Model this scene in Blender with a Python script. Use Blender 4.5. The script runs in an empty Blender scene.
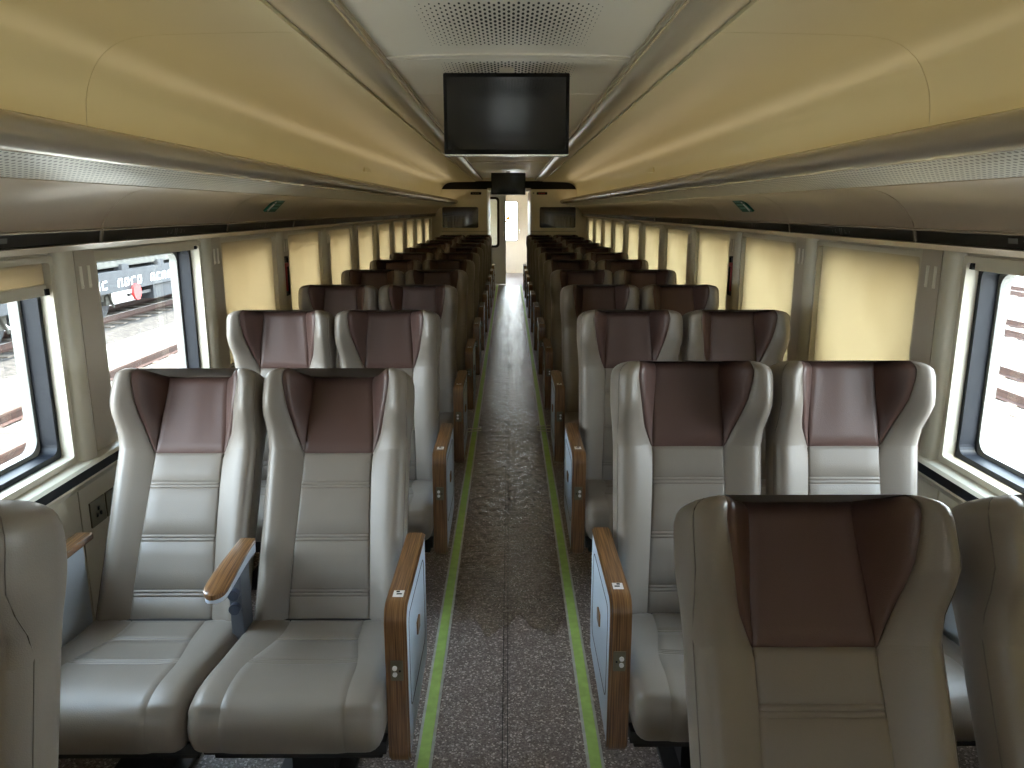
import bpy, bmesh, math, random
from mathutils import Vector, Matrix, noise
random.seed(7)
C = bpy.context.scene.collection
D = bpy.data
R = math.radians

# ------------------------------------------------------------------ camera
cd = D.cameras.new('camera'); cam = D.objects.new('camera', cd); C.objects.link(cam)
cd.sensor_width = 36; cd.lens = 770 / 1024 * 36; cd.clip_start = 0.02; cd.clip_end = 500
cam.location = (0, 0, 1.62)
cam.rotation_euler = (R(90 - 12.73), 0, R(-0.22))
bpy.context.scene.camera = cam

# ------------------------------------------------------------------ world, sun, exposure
w = D.worlds.new('sky'); bpy.context.scene.world = w; w.use_nodes = True
wn = w.node_tree.nodes; wl = w.node_tree.links
bg = wn['Background']
tc = wn.new('ShaderNodeTexCoord'); sp = wn.new('ShaderNodeSeparateXYZ'); cr = wn.new('ShaderNodeValToRGB')
wl.new(tc.outputs['Generated'], sp.inputs[0]); wl.new(sp.outputs['Z'], cr.inputs[0]); wl.new(cr.outputs[0], bg.inputs[0])
cr.color_ramp.elements[0].color = (0.97, 0.98, 1.0, 1); cr.color_ramp.elements[0].position = 0.0
cr.color_ramp.elements[1].color = (0.70, 0.83, 1.0, 1); cr.color_ramp.elements[1].position = 0.7
bg.inputs[1].default_value = 14.0
sd = D.lights.new('sun', 'SUN'); sd.energy = 22; sd.angle = R(3); sd.color = (1, 0.95, 0.86)
sun = D.objects.new('sun', sd); C.objects.link(sun); sun.rotation_euler = (R(22), R(10), 0); sun.location = (0, 0, 30)
vs = bpy.context.scene.view_settings
vs.view_transform = 'Standard'; vs.look = 'None'; vs.gamma = 1; vs.use_curve_mapping = False
vs.exposure = 0.7
cy = bpy.context.scene.cycles
cy.max_bounces = 14; cy.diffuse_bounces = 8; cy.glossy_bounces = 5; cy.transmission_bounces = 8
cy.transparent_max_bounces = 16; cy.caustics_reflective = False; cy.caustics_refractive = False
cy.use_denoising = True; cy.sample_clamp_indirect = 8

# ------------------------------------------------------------------ materials
def mat(name, col, rough=0.5, metal=0.0, spec=0.5, var=0.0, vscale=8, bump=0.0, bscale=200, stretch=(1, 1, 1), coat=0.0, col2=None, detail=3):
    m = D.materials.new(name); m.use_nodes = True
    n = m.node_tree.nodes; l = m.node_tree.links; p = n['Principled BSDF']
    p.inputs['Base Color'].default_value = (*col, 1); p.inputs['Roughness'].default_value = rough
    p.inputs['Metallic'].default_value = metal; p.inputs['Specular IOR Level'].default_value = spec
    p.inputs['Coat Weight'].default_value = coat; p.inputs['Coat Roughness'].default_value = 0.12
    t = n.new('ShaderNodeTexCoord'); mp = n.new('ShaderNodeMapping'); mp.inputs['Scale'].default_value = stretch
    l.new(t.outputs['Object'], mp.inputs[0])
    no = n.new('ShaderNodeTexNoise'); no.inputs['Scale'].default_value = vscale; no.inputs['Detail'].default_value = detail
    l.new(mp.outputs[0], no.inputs['Vector'])
    rp = n.new('ShaderNodeValToRGB')
    c2 = col2 if col2 else tuple(c * (1 - var) for c in col)
    rp.color_ramp.elements[0].color = (*c2, 1); rp.color_ramp.elements[1].color = (*col, 1)
    rp.color_ramp.elements[0].position = 0.35; rp.color_ramp.elements[1].position = 0.65
    l.new(no.outputs['Fac'], rp.inputs[0]); l.new(rp.outputs[0], p.inputs['Base Color'])
    if bump:
        nb = n.new('ShaderNodeTexNoise'); nb.inputs['Scale'].default_value = bscale; nb.inputs['Detail'].default_value = 2
        l.new(mp.outputs[0], nb.inputs['Vector'])
        b = n.new('ShaderNodeBump'); b.inputs['Strength'].default_value = bump; b.inputs['Distance'].default_value = 0.002
        l.new(nb.outputs['Fac'], b.inputs['Height']); l.new(b.outputs[0], p.inputs['Normal'])
    return m

M = {}
M['leather'] = mat('grey_leather', (0.225, 0.193, 0.162), 0.42, var=0.05, vscale=5, bump=0.2, bscale=420)
M['brown'] = mat('brown_leather', (0.10, 0.053, 0.043), 0.45, var=0.10, vscale=5, bump=0.2, bscale=420)
M['seam'] = mat('seam_thread', (0.16, 0.14, 0.12), 0.7)
M['wood'] = mat('wood', (0.30, 0.155, 0.062), 0.3, vscale=5, stretch=(60, 1.2, 1.2), col2=(0.09, 0.036, 0.013), coat=0.8, detail=6)
M['bluewhite'] = mat('pale_plastic', (0.50, 0.58, 0.68), 0.45, var=0.03)
M['dark'] = mat('dark_metal', (0.02, 0.02, 0.022), 0.5, var=0.2)
M['plate'] = mat('bronze_plate', (0.17, 0.15, 0.10), 0.4, metal=0.4)
M['white'] = mat('white_plastic', (0.8, 0.8, 0.8), 0.4)
M['black'] = mat('black_plastic', (0.008, 0.008, 0.008), 0.6, spec=.25)
M['ceil'] = mat('ceiling_paint', (0.70, 0.645, 0.42), 0.30, var=0.03, vscale=2)
M['ceilmid'] = mat('ceiling_centre', (0.84, 0.80, 0.70), 0.3, var=0.04, vscale=2)
M['beam'] = mat('beam_paint', (0.62, 0.54, 0.40), 0.28, metal=0.2)
M['alu'] = mat('satin_aluminium', (0.85, 0.82, 0.76), 0.25, metal=1.0)
M['rack'] = mat('rack_panel', (0.52, 0.42, 0.31), 0.36, metal=0.25, var=0.03)
M['lip'] = mat('rack_lip', (0.58, 0.51, 0.42), 0.27, metal=0.5)
M['strip'] = mat('number_strip', (0.02, 0.02, 0.016), 0.3)
M['wall'] = mat('wall_panel', (0.57, 0.53, 0.43), 0.42, var=0.03)
M['pillar'] = mat('pillar_panel', (0.50, 0.44, 0.36), 0.35, var=0.03)
M['navy'] = mat('navy_rubber', (0.004, 0.006, 0.011), 0.5, spec=.3)
M['greyframe'] = mat('grey_frame', (0.22, 0.22, 0.20), 0.4)
M['cream'] = mat('cream_panel', (0.82, 0.75, 0.60), 0.4, var=0.03)
M['doorgrey'] = mat('grey_door', (0.42, 0.42, 0.39), 0.35)
M['green'] = mat('green_sign', (0.0, 0.10, 0.06), 0.5)
M['green2'] = mat('pale_green', (0.14, 0.33, 0.27), 0.5)
M['red'] = mat('red_plastic', (0.35, 0.02, 0.02), 0.4)
M['yellow'] = mat('yellow_print', (0.85, 0.55, 0.03), 0.5)
M['lime'] = mat('photoluminescent', (0.50, 0.74, 0.20), 0.5, var=0.15, vscale=30)
M['stripwhite'] = mat('strip_edge', (0.62, 0.64, 0.60), 0.35, var=0.2, vscale=30)
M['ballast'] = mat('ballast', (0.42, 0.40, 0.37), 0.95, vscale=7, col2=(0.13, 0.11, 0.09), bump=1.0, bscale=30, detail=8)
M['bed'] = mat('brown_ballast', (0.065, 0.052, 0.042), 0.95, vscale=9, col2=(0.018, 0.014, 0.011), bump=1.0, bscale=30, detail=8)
M['rail'] = mat('rusty_rail', (0.05, 0.017, 0.008), 0.7, var=0.4, vscale=12)
M['railtop'] = mat('worn_rail_head', (0.10, 0.06, 0.04), 0.45, metal=0.5)
M['sleeper'] = mat('concrete_sleeper', (0.13, 0.10, 0.075), 0.9, var=0.3)
M['wagon'] = mat('wagon_steel', (0.022, 0.024, 0.028), 0.7, var=0.3, vscale=3)
M['wagonpale'] = mat('wagon_body', (0.085, 0.082, 0.07), 0.8, var=0.2, vscale=2)
M['dkglass'] = mat('dark_partition_glass', (0.01, 0.01, 0.013), 0.03)
M['dkglass'].node_tree.nodes['Principled BSDF'].inputs['IOR'].default_value = 2.3
M['bracketgrey'] = mat('bracket_grey', (0.10, 0.11, 0.13), 0.5)
M['knob'] = mat('knob_grey', (0.035, 0.045, 0.07), 0.35)
M['tape'] = mat('tape', (0.65, 0.62, 0.42), 0.5)

lm_ = D.materials.new('added_fill_strip'); lm_.use_nodes = True; lp_ = lm_.node_tree.nodes['Principled BSDF']  # warm emission for the added strip that lifts the dark ceiling
lp_.inputs['Emission Color'].default_value = (1, .80, .50, 1); lp_.inputs['Emission Strength'].default_value = 1.15; M['fill_strip'] = lm_
def shelf_mat():
    m = mat('perforated_shelf', (0.50, 0.47, 0.40), 0.42, metal=0.2)
    n = m.node_tree.nodes; l = m.node_tree.links; p = n['Principled BSDF']
    t = n.new('ShaderNodeTexCoord'); mp = n.new('ShaderNodeMapping'); mp.inputs['Scale'].default_value = (70, 45, 0)
    vo = n.new('ShaderNodeTexVoronoi'); vo.inputs['Scale'].default_value = 1; vo.inputs['Randomness'].default_value = 0
    l.new(t.outputs['Object'], mp.inputs[0]); l.new(mp.outputs[0], vo.inputs['Vector'])
    rp = n.new('ShaderNodeValToRGB'); rp.color_ramp.interpolation = 'CONSTANT'
    rp.color_ramp.elements[0].color = (0.16, 0.14, 0.11, 1); rp.color_ramp.elements[1].color = (0.60, 0.57, 0.50, 1)
    rp.color_ramp.elements[1].position = 0.27
    l.new(vo.outputs['Distance'], rp.inputs[0]); l.new(rp.outputs[0], p.inputs['Base Color'])
    return m
M['shelf'] = shelf_mat()

def floor_mat():
    m = mat('speckled_vinyl', (0.07, 0.055, 0.048), 0.42)
    n = m.node_tree.nodes; l = m.node_tree.links; p = n['Principled BSDF']
    t = n.new('ShaderNodeTexCoord')
    vo = n.new('ShaderNodeTexVoronoi'); vo.inputs['Scale'].default_value = 190
    l.new(t.outputs['Object'], vo.inputs['Vector'])
    rp = n.new('ShaderNodeValToRGB'); sc = n.new('ShaderNodeSeparateColor')
    l.new(vo.outputs['Color'], sc.inputs[0]); l.new(sc.outputs[0], rp.inputs[0])
    e = rp.color_ramp.elements
    e[0].color = (0.14, 0.108, 0.098, 1); e[0].position = 0.0
    e[1].color = (0.25, 0.20, 0.185, 1); e[1].position = 0.55
    x = e.new(0.86); x.color = (0.36, 0.30, 0.28, 1)
    x = e.new(0.95); x.color = (0.72, 0.64, 0.60, 1)
    l.new(rp.outputs[0], p.inputs['Base Color'])
    return m
M['floor'] = floor_mat()

def blind_mat(name, col, tr):
    m = D.materials.new(name); m.use_nodes = True
    n = m.node_tree.nodes; l = m.node_tree.links; n.remove(n['Principled BSDF'])
    o = n['Material Output']
    df = n.new('ShaderNodeBsdfDiffuse'); df.inputs[0].default_value = (*col, 1)
    ts = n.new('ShaderNodeBsdfTranslucent'); mx = n.new('ShaderNodeMixShader'); mx.inputs[0].default_value = 0.66
    t = n.new('ShaderNodeTexCoord'); no = n.new('ShaderNodeTexNoise'); no.inputs['Scale'].default_value = 2.2
    l.new(t.outputs['Object'], no.inputs['Vector'])
    rp = n.new('ShaderNodeValToRGB')
    rp.color_ramp.elements[0].color = (tr[0] * .82, tr[1] * .79, tr[2] * .74, 1); rp.color_ramp.elements[1].color = (*tr, 1)
    rp.color_ramp.elements[0].position = .3; rp.color_ramp.elements[1].position = .6
    l.new(no.outputs['Fac'], rp.inputs[0]); l.new(rp.outputs[0], ts.inputs[0])
    l.new(df.outputs[0], mx.inputs[1]); l.new(ts.outputs[0], mx.inputs[2]); l.new(mx.outputs[0], o.inputs[0])
    return m
M['blindR'] = blind_mat('cream_blind', (0.70, 0.64, 0.50), (0.46, 0.40, 0.285))
M['blindL'] = blind_mat('peach_blind', (0.70, 0.62, 0.50), (0.46, 0.385, 0.265))

def glass_mat():
    m = D.materials.new('window_glass'); m.use_nodes = True
    n = m.node_tree.nodes; l = m.node_tree.links; n.remove(n['Principled BSDF'])
    tr = n.new('ShaderNodeBsdfTransparent'); tr.inputs[0].default_value = (0.86, 0.90, 0.90, 1)
    gl = n.new('ShaderNodeBsdfGlossy'); gl.inputs['Roughness'].default_value = 0.02
    fr = n.new('ShaderNodeLayerWeight'); pw = n.new('ShaderNodeMath'); pw.operation = 'POWER'; pw.inputs[1].default_value = 5
    ad = n.new('ShaderNodeMath'); ad.operation = 'MULTIPLY_ADD'; ad.inputs[1].default_value = .55; ad.inputs[2].default_value = .03
    l.new(fr.outputs['Facing'], pw.inputs[0]); l.new(pw.outputs[0], ad.inputs[0]); fr.inputs[0].default_value = .5
    mx = n.new('ShaderNodeMixShader'); l.new(ad.outputs[0], mx.inputs[0])
    l.new(tr.outputs[0], mx.inputs[1]); l.new(gl.outputs[0], mx.inputs[2]); l.new(mx.outputs[0], n['Material Output'].inputs[0])
    return m
M['glass'] = glass_mat()

def film_mat():
    m = D.materials.new('plastic_film'); m.use_nodes = True
    n = m.node_tree.nodes; l = m.node_tree.links; n.remove(n['Principled BSDF'])
    t = n.new('ShaderNodeTexCoord'); mp = n.new('ShaderNodeMapping'); mp.inputs['Scale'].default_value = (10, 42, 1)
    l.new(t.outputs['Object'], mp.inputs[0])
    no = n.new('ShaderNodeTexNoise'); no.inputs['Scale'].default_value = 1; no.inputs['Detail'].default_value = 3
    l.new(mp.outputs[0], no.inputs['Vector'])
    b = n.new('ShaderNodeBump'); b.inputs['Strength'].default_value = 1.0; b.inputs['Distance'].default_value = 0.010
    l.new(no.outputs['Fac'], b.inputs['Height'])
    tr = n.new('ShaderNodeBsdfTransparent'); tr.inputs[0].default_value = (0.93, 0.91, 0.88, 1)
    gl = n.new('ShaderNodeBsdfGlossy'); gl.inputs['Roughness'].default_value = 0.2
    l.new(b.outputs[0], gl.inputs['Normal'])
    fr = n.new('ShaderNodeLayerWeight'); fr.inputs[0].default_value = .5
    pw = n.new('ShaderNodeMath'); pw.operation = 'POWER'; pw.inputs[1].default_value = 2.6
    ad = n.new('ShaderNodeMath'); ad.operation = 'MULTIPLY_ADD'; ad.inputs[1].default_value = .62; ad.inputs[2].default_value = .09
    l.new(fr.outputs['Facing'], pw.inputs[0]); l.new(pw.outputs[0], ad.inputs[0])
    mx = n.new('ShaderNodeMixShader'); l.new(ad.outputs[0], mx.inputs[0])
    l.new(tr.outputs[0], mx.inputs[1]); l.new(gl.outputs[0], mx.inputs[2]); l.new(mx.outputs[0], n['Material Output'].inputs[0])
    return m
M['film'] = film_mat()

# ------------------------------------------------------------------ helpers
class MB:
    def __init__(s): s.v = []; s.f = []
    def add(s, vs, fs):
        o = len(s.v); s.v += [tuple(p) for p in vs]; s.f += [tuple(i + o for i in f) for f in fs]
    def box(s, x0, x1, y0, y1, z0, z1, bev=0.0):
        if bev <= 0:
            s.add([(x, y, z) for x in (x0, x1) for y in (y0, y1) for z in (z0, z1)],
                  [(0, 1, 3, 2), (4, 6, 7, 5), (0, 4, 5, 1), (2, 3, 7, 6), (0, 2, 6, 4), (1, 5, 7, 3)])
            return s
        bm = bmesh.new(); bmesh.ops.create_cube(bm, size=1)
        for v in bm.verts: v.co = Vector(((x0 + x1) / 2 + v.co.x * (x1 - x0), (y0 + y1) / 2 + v.co.y * (y1 - y0), (z0 + z1) / 2 + v.co.z * (z1 - z0)))
        bmesh.ops.bevel(bm, geom=bm.edges[:], offset=bev, segments=2, affect='EDGES', profile=0.6)
        bm.verts.index_update()
        s.add([v.co[:] for v in bm.verts], [[v.index for v in f.verts] for f in bm.faces]); bm.free(); return s
    def prism(s, pts, axis, a, b):   # pts: 2-D outline; axis 0 -> (y,z), 1 -> (x,z), 2 -> (x,y)
        def P(p, t): return (t, p[0], p[1]) if axis == 0 else ((p[0], t, p[1]) if axis == 1 else (p[0], p[1], t))
        n = len(pts)
        s.add([P(p, a) for p in pts] + [P(p, b) for p in pts],
              [tuple(range(n))[::-1], tuple(range(n, 2 * n))] + [(i, (i + 1) % n, n + (i + 1) % n, n + i) for i in range(n)]); return s
    def ring(s, outer, inner, axis, a, b):   # flat ring of given outlines (same length)
        def P(p, t): return (t, p[0], p[1]) if axis == 0 else ((p[0], t, p[1]) if axis == 1 else (p[0], p[1], t))
        n = len(outer)
        vs = [P(p, a) for p in outer] + [P(p, a) for p in inner] + [P(p, b) for p in outer] + [P(p, b) for p in inner]
        fs = []
        for i in range(n):
            j = (i + 1) % n
            fs += [(i, j, n + j, n + i), (2 * n + i, 3 * n + i, 3 * n + j, 2 * n + j), (i, 2 * n + i, 2 * n + j, j), (n + i, n + j, 3 * n + j, 3 * n + i)]
        s.add(vs, fs); return s
    def tube(s, pts, r, n=8, cap=True):
        rings = []
        for i, p in enumerate(pts):
            p = Vector(p); a = Vector(pts[max(i - 1, 0)]); b = Vector(pts[min(i + 1, len(pts) - 1)])
            t = (b - a).normalized(); u = t.cross(Vector((0, 0, 1)) if abs(t.z) < 0.9 else Vector((1, 0, 0))).normalized(); v = t.cross(u)
            rings.append([p + u * math.cos(k * 2 * math.pi / n) * r + v * math.sin(k * 2 * math.pi / n) * r for k in range(n)])
        vs = [q for rg in rings for q in rg]; fs = []
        for i in range(len(pts) - 1):
            for k in range(n):
                fs.append((i * n + k, i * n + (k + 1) % n, (i + 1) * n + (k + 1) % n, (i + 1) * n + k))
        if cap: fs += [tuple(range(n))[::-1], tuple(range((len(pts) - 1) * n, len(pts) * n))]
        s.add(vs, fs); return s
    def extr(s, prof, ys, close=False):   # profile (x,z) swept along y
        n = len(prof); vs = [(p[0], y, p[1]) for y in ys for p in prof]; fs = []
        for j in range(len(ys) - 1):
            for i in range(n if close else n - 1):
                k = (i + 1) % n
                fs.append((j * n + i, j * n + k, (j + 1) * n + k, (j + 1) * n + i))
        if close: fs += [tuple(range(n))[::-1], tuple(range((len(ys) - 1) * n, len(ys) * n))]
        s.add(vs, fs); return s
    def mirrored(s):
        m = MB(); m.v = [(-x, y, z) for x, y, z in s.v]; m.f = [tuple(reversed(f)) for f in s.f]; return m
    def mesh(s, name, m, smooth=False, fix=True):
        me = D.meshes.new(name); me.from_pydata(s.v, [], s.f)
        if fix:
            bm = bmesh.new(); bm.from_mesh(me); bmesh.ops.recalc_face_normals(bm, faces=bm.faces[:]); bm.to_mesh(me); bm.free()
        me.materials.append(m)
        if smooth:
            me.polygons.foreach_set('use_smooth', [True] * len(me.polygons))
            me.set_sharp_from_angle(angle=R(smooth if smooth is not True else 40))
        me.update(); return me
    def build(s, name, m, parent=None, smooth=False, label=None):
        return link(name, s.mesh(name, m, smooth), parent, label)
def link(name, me, parent=None, label=None):
    o = D.objects.new(name, me); C.objects.link(o)
    if parent: o.parent = parent
    if label: o['label'] = label
    return o
def tag(o, label, cat, group=None, kind=None):
    o['label'] = label; o['category'] = cat
    if group: o['group'] = group
    if kind: o['kind'] = kind
    return o
def empty(name, loc, rz=0):
    o = D.objects.new(name, None); C.objects.link(o); o.location = loc; o.rotation_euler = (0, 0, rz); o.empty_display_size = 0.1; return o
def struct(o, label=None):
    o['kind'] = 'structure'
    if label: o['label'] = label
    return o
def kids(o): return list(o.children)
def copy_tree(o, parent=None):
    c = o.copy(); C.objects.link(c); c.parent = parent
    for ch in KIDS.get(o.name, kids(o)): copy_tree(ch, c)
    return c
KIDS = {}
def rrect(x0, x1, y0, y1, r, n=5):
    pts = []
    for cx, cy_, a0 in ((x1 - r, y1 - r, 0), (x0 + r, y1 - r, 90), (x0 + r, y0 + r, 180), (x1 - r, y0 + r, 270)):
        for k in range(n + 1):
            a = R(a0 + 90 * k / n); pts.append((cx + r * math.cos(a), cy_ + r * math.sin(a)))
    return pts
def sm(a, b, x):
    t = min(max((x - a) / (b - a), 0), 1); return t * t * (3 - 2 * t)
ORD = ['nearest', 'second', 'third', 'fourth', 'fifth', 'sixth', 'seventh', 'eighth', 'ninth', 'tenth', 'eleventh', 'farthest']

# ------------------------------------------------------------------ dimensions
XW = 1.46; Y0 = -1.6; YP = 14.9; YD = 17.3; YE = 20.4
def WA(k): return 3.92 + 1.2 * k           # start of window k; opening 0.95 long
KMIN, KMAX = -4, 8
ZS, ZT = 0.80, 1.475

# ------------------------------------------------------------------ floor
fl = MB().box(-XW - .14, XW + .14, Y0 - .1, YE + .1, -0.12, 0).build('floor', M['floor']); struct(fl, 'dark speckled vinyl floor of the carriage')
for s_, sx in ((1, -1), (2, 1)):
    t = MB().box(sx * .258 - .026, sx * .258 + .026, Y0, YD - .2, 0.0, 0.003)
    a = t.build('trim_%d' % s_, M['stripwhite']); struct(a, 'pale floor guide strip %s of the aisle' % ('left' if sx < 0 else 'right'))
    MB().box(sx * .258 - .017, sx * .258 + .017, Y0, YD - .2, 0.002, 0.005).build('glow_strip', M['lime'], a, label='yellow green photoluminescent band')
sm_ = MB()
for x in (-.022, -.006): sm_.box(x - .0012, x + .0012, Y0, YD, 0, .002)
sm_.build('floor_seam', M['dark'], fl)

# plastic film over the far part of the aisle
mb = MB(); nx, ny = 30, 1100; ys = [2.78 + (YD - .25 - 2.78) * (j / ny) ** 1.5 for j in range(ny + 1)]
for j, y in enumerate(ys):
    for i in range(nx + 1):
        x = -.232 + .464 * i / nx
        yy = y + (0.07 * math.sin(i * .45) + .025 * math.sin(i * 1.1 + 1)) * max(0, 1 - j / 40)
        z = .005 + .0013 * math.sin(yy * 21 + 2.1 * math.sin(x * 17 + yy)) * (1 - abs(x) / .26)
        z += .007 * math.exp(-((x - .005 - .014 * math.sin(yy * 1.7)) / .006) ** 2) * sm(2.8, 3.3, yy) * (.6 + .4 * math.sin(yy * 5))
        z += .0012 * math.sin(yy * 47 + x * 30 + 3 * math.sin(x * 40))
        nz = noise.noise(Vector((x * 9, yy * 26, 0))) + .6 * noise.noise(Vector((x * 20, yy * 55, 3)))
        z += .0042 * nz * (.35 + .65 * sm(-.2, .4, noise.noise(Vector((x * 4, yy * 1.6, 9)))))
        mb.v.append((x, yy, max(z, .0015)))
for j in range(ny):
    for i in range(nx):
        a = j * (nx + 1) + i; mb.f.append((a, a + 1, a + nx + 2, a + nx + 1))
fo = mb.build('floor_film', M['film'], smooth=180)
tag(fo, 'clear wrinkled plastic film taped over the aisle floor', 'floor film')
for sx, lab in ((-1, 'short tape tie on the left edge of the aisle film'), (1, 'torn tape tie on the right edge of the aisle film')):
    t = MB()
    for k in range(3 if sx > 0 else 2):
        x0 = sx * .21; dx = sx * .11; yb = 5.55 + k * .05
        t.add([(x0, yb, .011), (x0 + dx, yb + .04 * (k - 1), .009), (x0 + dx, yb + .04 * (k - 1) + .014, .009), (x0, yb + .02, .011),
               (x0, yb, .007), (x0 + dx, yb + .04 * (k - 1), .006), (x0 + dx, yb + .04 * (k - 1) + .014, .006), (x0, yb + .02, .007)],
              [(0, 1, 2, 3), (4, 7, 6, 5), (0, 4, 5, 1), (1, 5, 6, 2), (2, 6, 7, 3), (3, 7, 4, 0)])
    tag(t.build('tape_tie', M['tape']), lab, 'tape')

# ------------------------------------------------------------------ side walls
def side(sx):
    nm = 'wall_left' if sx < 0 else 'wall_right'
    def B(m, x0, x1, *a, **k): m.box(*(sorted((sx * x0, sx * x1))), *a, **k)
    m = MB()
    B(m, XW, XW + .14, Y0, YE, 0, ZS - .001)
    B(m, XW, XW + .14, Y0, YE, ZT + .001, 2.3)
    prev = Y0
    for k in range(KMIN, KMAX + 1):
        B(m, XW, XW + .14, prev, WA(k), ZS - .001, ZT + .001); prev = WA(k) + .95
    B(m, XW, XW + .14, prev, 18.0, ZS - .001, ZT + .001)
    B(m, XW, XW + .14, 19.3, YE, ZS - .001, ZT + .001)
    wall = m.build(nm, M['wall']); struct(wall, 'cream side wall of the carriage, %s side' % nm[5:])
    # sill, groove strip, lower lining
    prof = [(XW + .01, .80), (1.415, .787), (1.405, .778)]
    MB().extr([(sx * x, z) for x, z in prof] + [(sx * 1.44, .77), (sx * (XW + .01), .77)], [Y0, YP], True).build('window_ledge', M['wall'], wall)
    MB().extr([(sx * x, z) for x, z in ((1.407, .776), (1.403, .748), (1.44, .748), (1.44, .776))], [Y0, YP], True).build('dark_strip', M['navy'], wall)
    MB().extr([(sx * x, z) for x, z in ((1.402, .748), (1.40, .742), (1.425, .712), (XW + .005, .70), (XW + .005, .748))], [Y0, YP], True).build('ledge_underside', M['wall'], wall)
    me = {}
    for k in range(KMIN, KMAX + 2):
        a = WA(k) - .3
        if a + 1.19 > YP: continue
        o = MB().box(*sorted((sx * 1.432, sx * (XW + .002))), a + .003, a + 1.197, .10, .71, bev=.003).build('lining_panel', M['wall'], wall)
    # pillars
    for k in range(KMIN, KMAX + 2):
        e = WA(k)                       # far end of pillar = window start
        s0 = e - .25
        arc = [(sx * (XW - .0 + .005), s0 + .005)] + [(sx * (XW - .036 * math.sin(R(q))), s0 + .06 - .055 * math.cos(R(q))) for q in range(0, 181, 18)] + [(sx * (XW + .005), s0 + .115)]
        if e - .02 > YP: continue
        MB().prism(arc, 2, ZS - .01, 1.492).build('column_cover', M['wall'], wall, smooth=35)
        p = MB().box(*sorted((sx * (XW - .018), sx * (XW + .005))), s0 + .118, e - .004, ZS - .008, 1.49, bev=.002).build('pillar_panel', M['pillar'], wall)
        for q in (.145, .195):
            l = MB().box(*sorted((sx * (XW - .018), sx * (XW - .022))), s0 + q - .007, s0 + q + .007, 1.36, 1.435, bev=.001)
            l.box(*sorted((sx * (XW - .021), sx * (XW - .025))), s0 + q - .003, s0 + q + .003, 1.366, 1.372)
            l.build('latch_plate', M['ceilmid'], p)
    return wall
WL = side(-1); WR = side(1)

# windows and blinds
SHUT = {-1: 1, 1: 1}
def window(sx, k, idx):
    a, b = WA(k), WA(k) + .95
    e = empty('window_%d' % idx, (sx * XW, a, ZS)); struct(e)
    def bx(m, x0, x1, *r, **kk): return m.box(*sorted((sx * x0, sx * x1)), *r, **kk)
    # jamb lining (pale, at room side) as a ring
    def rg(x0, x1, g0, g1, r0, r1, dy=0):
        o = rrect(g0, .95 - g0, g0, ZT - ZS - g0, r0); i = rrect(g1, .95 - g1, g1, ZT - ZS - g1, r1)
        return MB().ring(o, i, 0, sx * x0, sx * x1)
    rg(-.012, .03, -.004, .016, .01, .012).build('jamb', M['wall'], e)
    rg(.03, .11, .006, .034, .01, .03).build('rubber_surround', M['navy'], e)
    rg(.085, .118, .03, .048, .02, .045).build('window_frame', M['greyframe'], e)
    MB().prism(rrect(.04, .91, .04, ZT - ZS - .04, .05), 0, sx * .098, sx * .104).build('pane', M['glass'], e)
    return e
idx = 0
for sx in (-1, 1):
    for k in range(KMIN, KMAX + 1):
        idx += 1; window(sx, k, idx)
sidew = {-1: 'left', 1: 'right'}
for sx in (-1, 1):
    for k in range(KMIN, KMAX + 1):
        a = WA(k)
        open_ = (k == -2) or (sx < 0 and k == -1)
        bl = empty('roller_blind', (sx * (XW + .012), a, ZS))
        Z = ZT - ZS
        if open_: zb = {(-1, -1): Z - .035, (-1, -2): Z - .12, (1, -2): Z - .04}[(sx, k)]
        else: zb = .012
        ztop = Z + .0
        MB().box(-.0008, .0008, .014, .936, zb, ztop - .014).build('fabric', M['blindL' if sx < 0 else 'blindR'], bl)
        MB().box(-.008, .008, .018, .932, zb - .004 if not open_ else zb - .0, zb + (.036 if open_ else .016), bev=.003).build('bottom_bar', M['wall'], bl)
        if open_:
            MB().box(*sorted((-sx * .008, -sx * .012)), .36, .60, zb + .008, zb + .026, bev=.001).build('grip', M['wall'], bl)
            MB().box(*sorted((-sx * .008, -sx * .014)), .915, .935, zb + .002, zb + .022).build('end_clip', M['black'], bl)
        if open_:
            lab = {(-1, -1): 'roller blind fully raised over left window with the freight wagon view', (-1, -2): 'peach roller blind partly lowered on the nearest left window', (1, -2): 'raised roller blind above the nearest right window'}[(sx, k)]
        elif k < -2:
            lab = '%s roller blind pulled down on the %s side, number %s behind the viewer' % ('peach' if sx < 0 else 'cream', sidew[sx], ORD[-3 - k].replace('nearest', 'first'))
        else:
            lab = '%s roller blind pulled down, %s shut blind along the %s wall' % ('peach' if sx < 0 else 'cream', ORD[k if sx < 0 else k + 1], sidew[sx])
        tag(bl, lab, 'blind', 'roller blinds on the %s windows' % sidew[sx])

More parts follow.
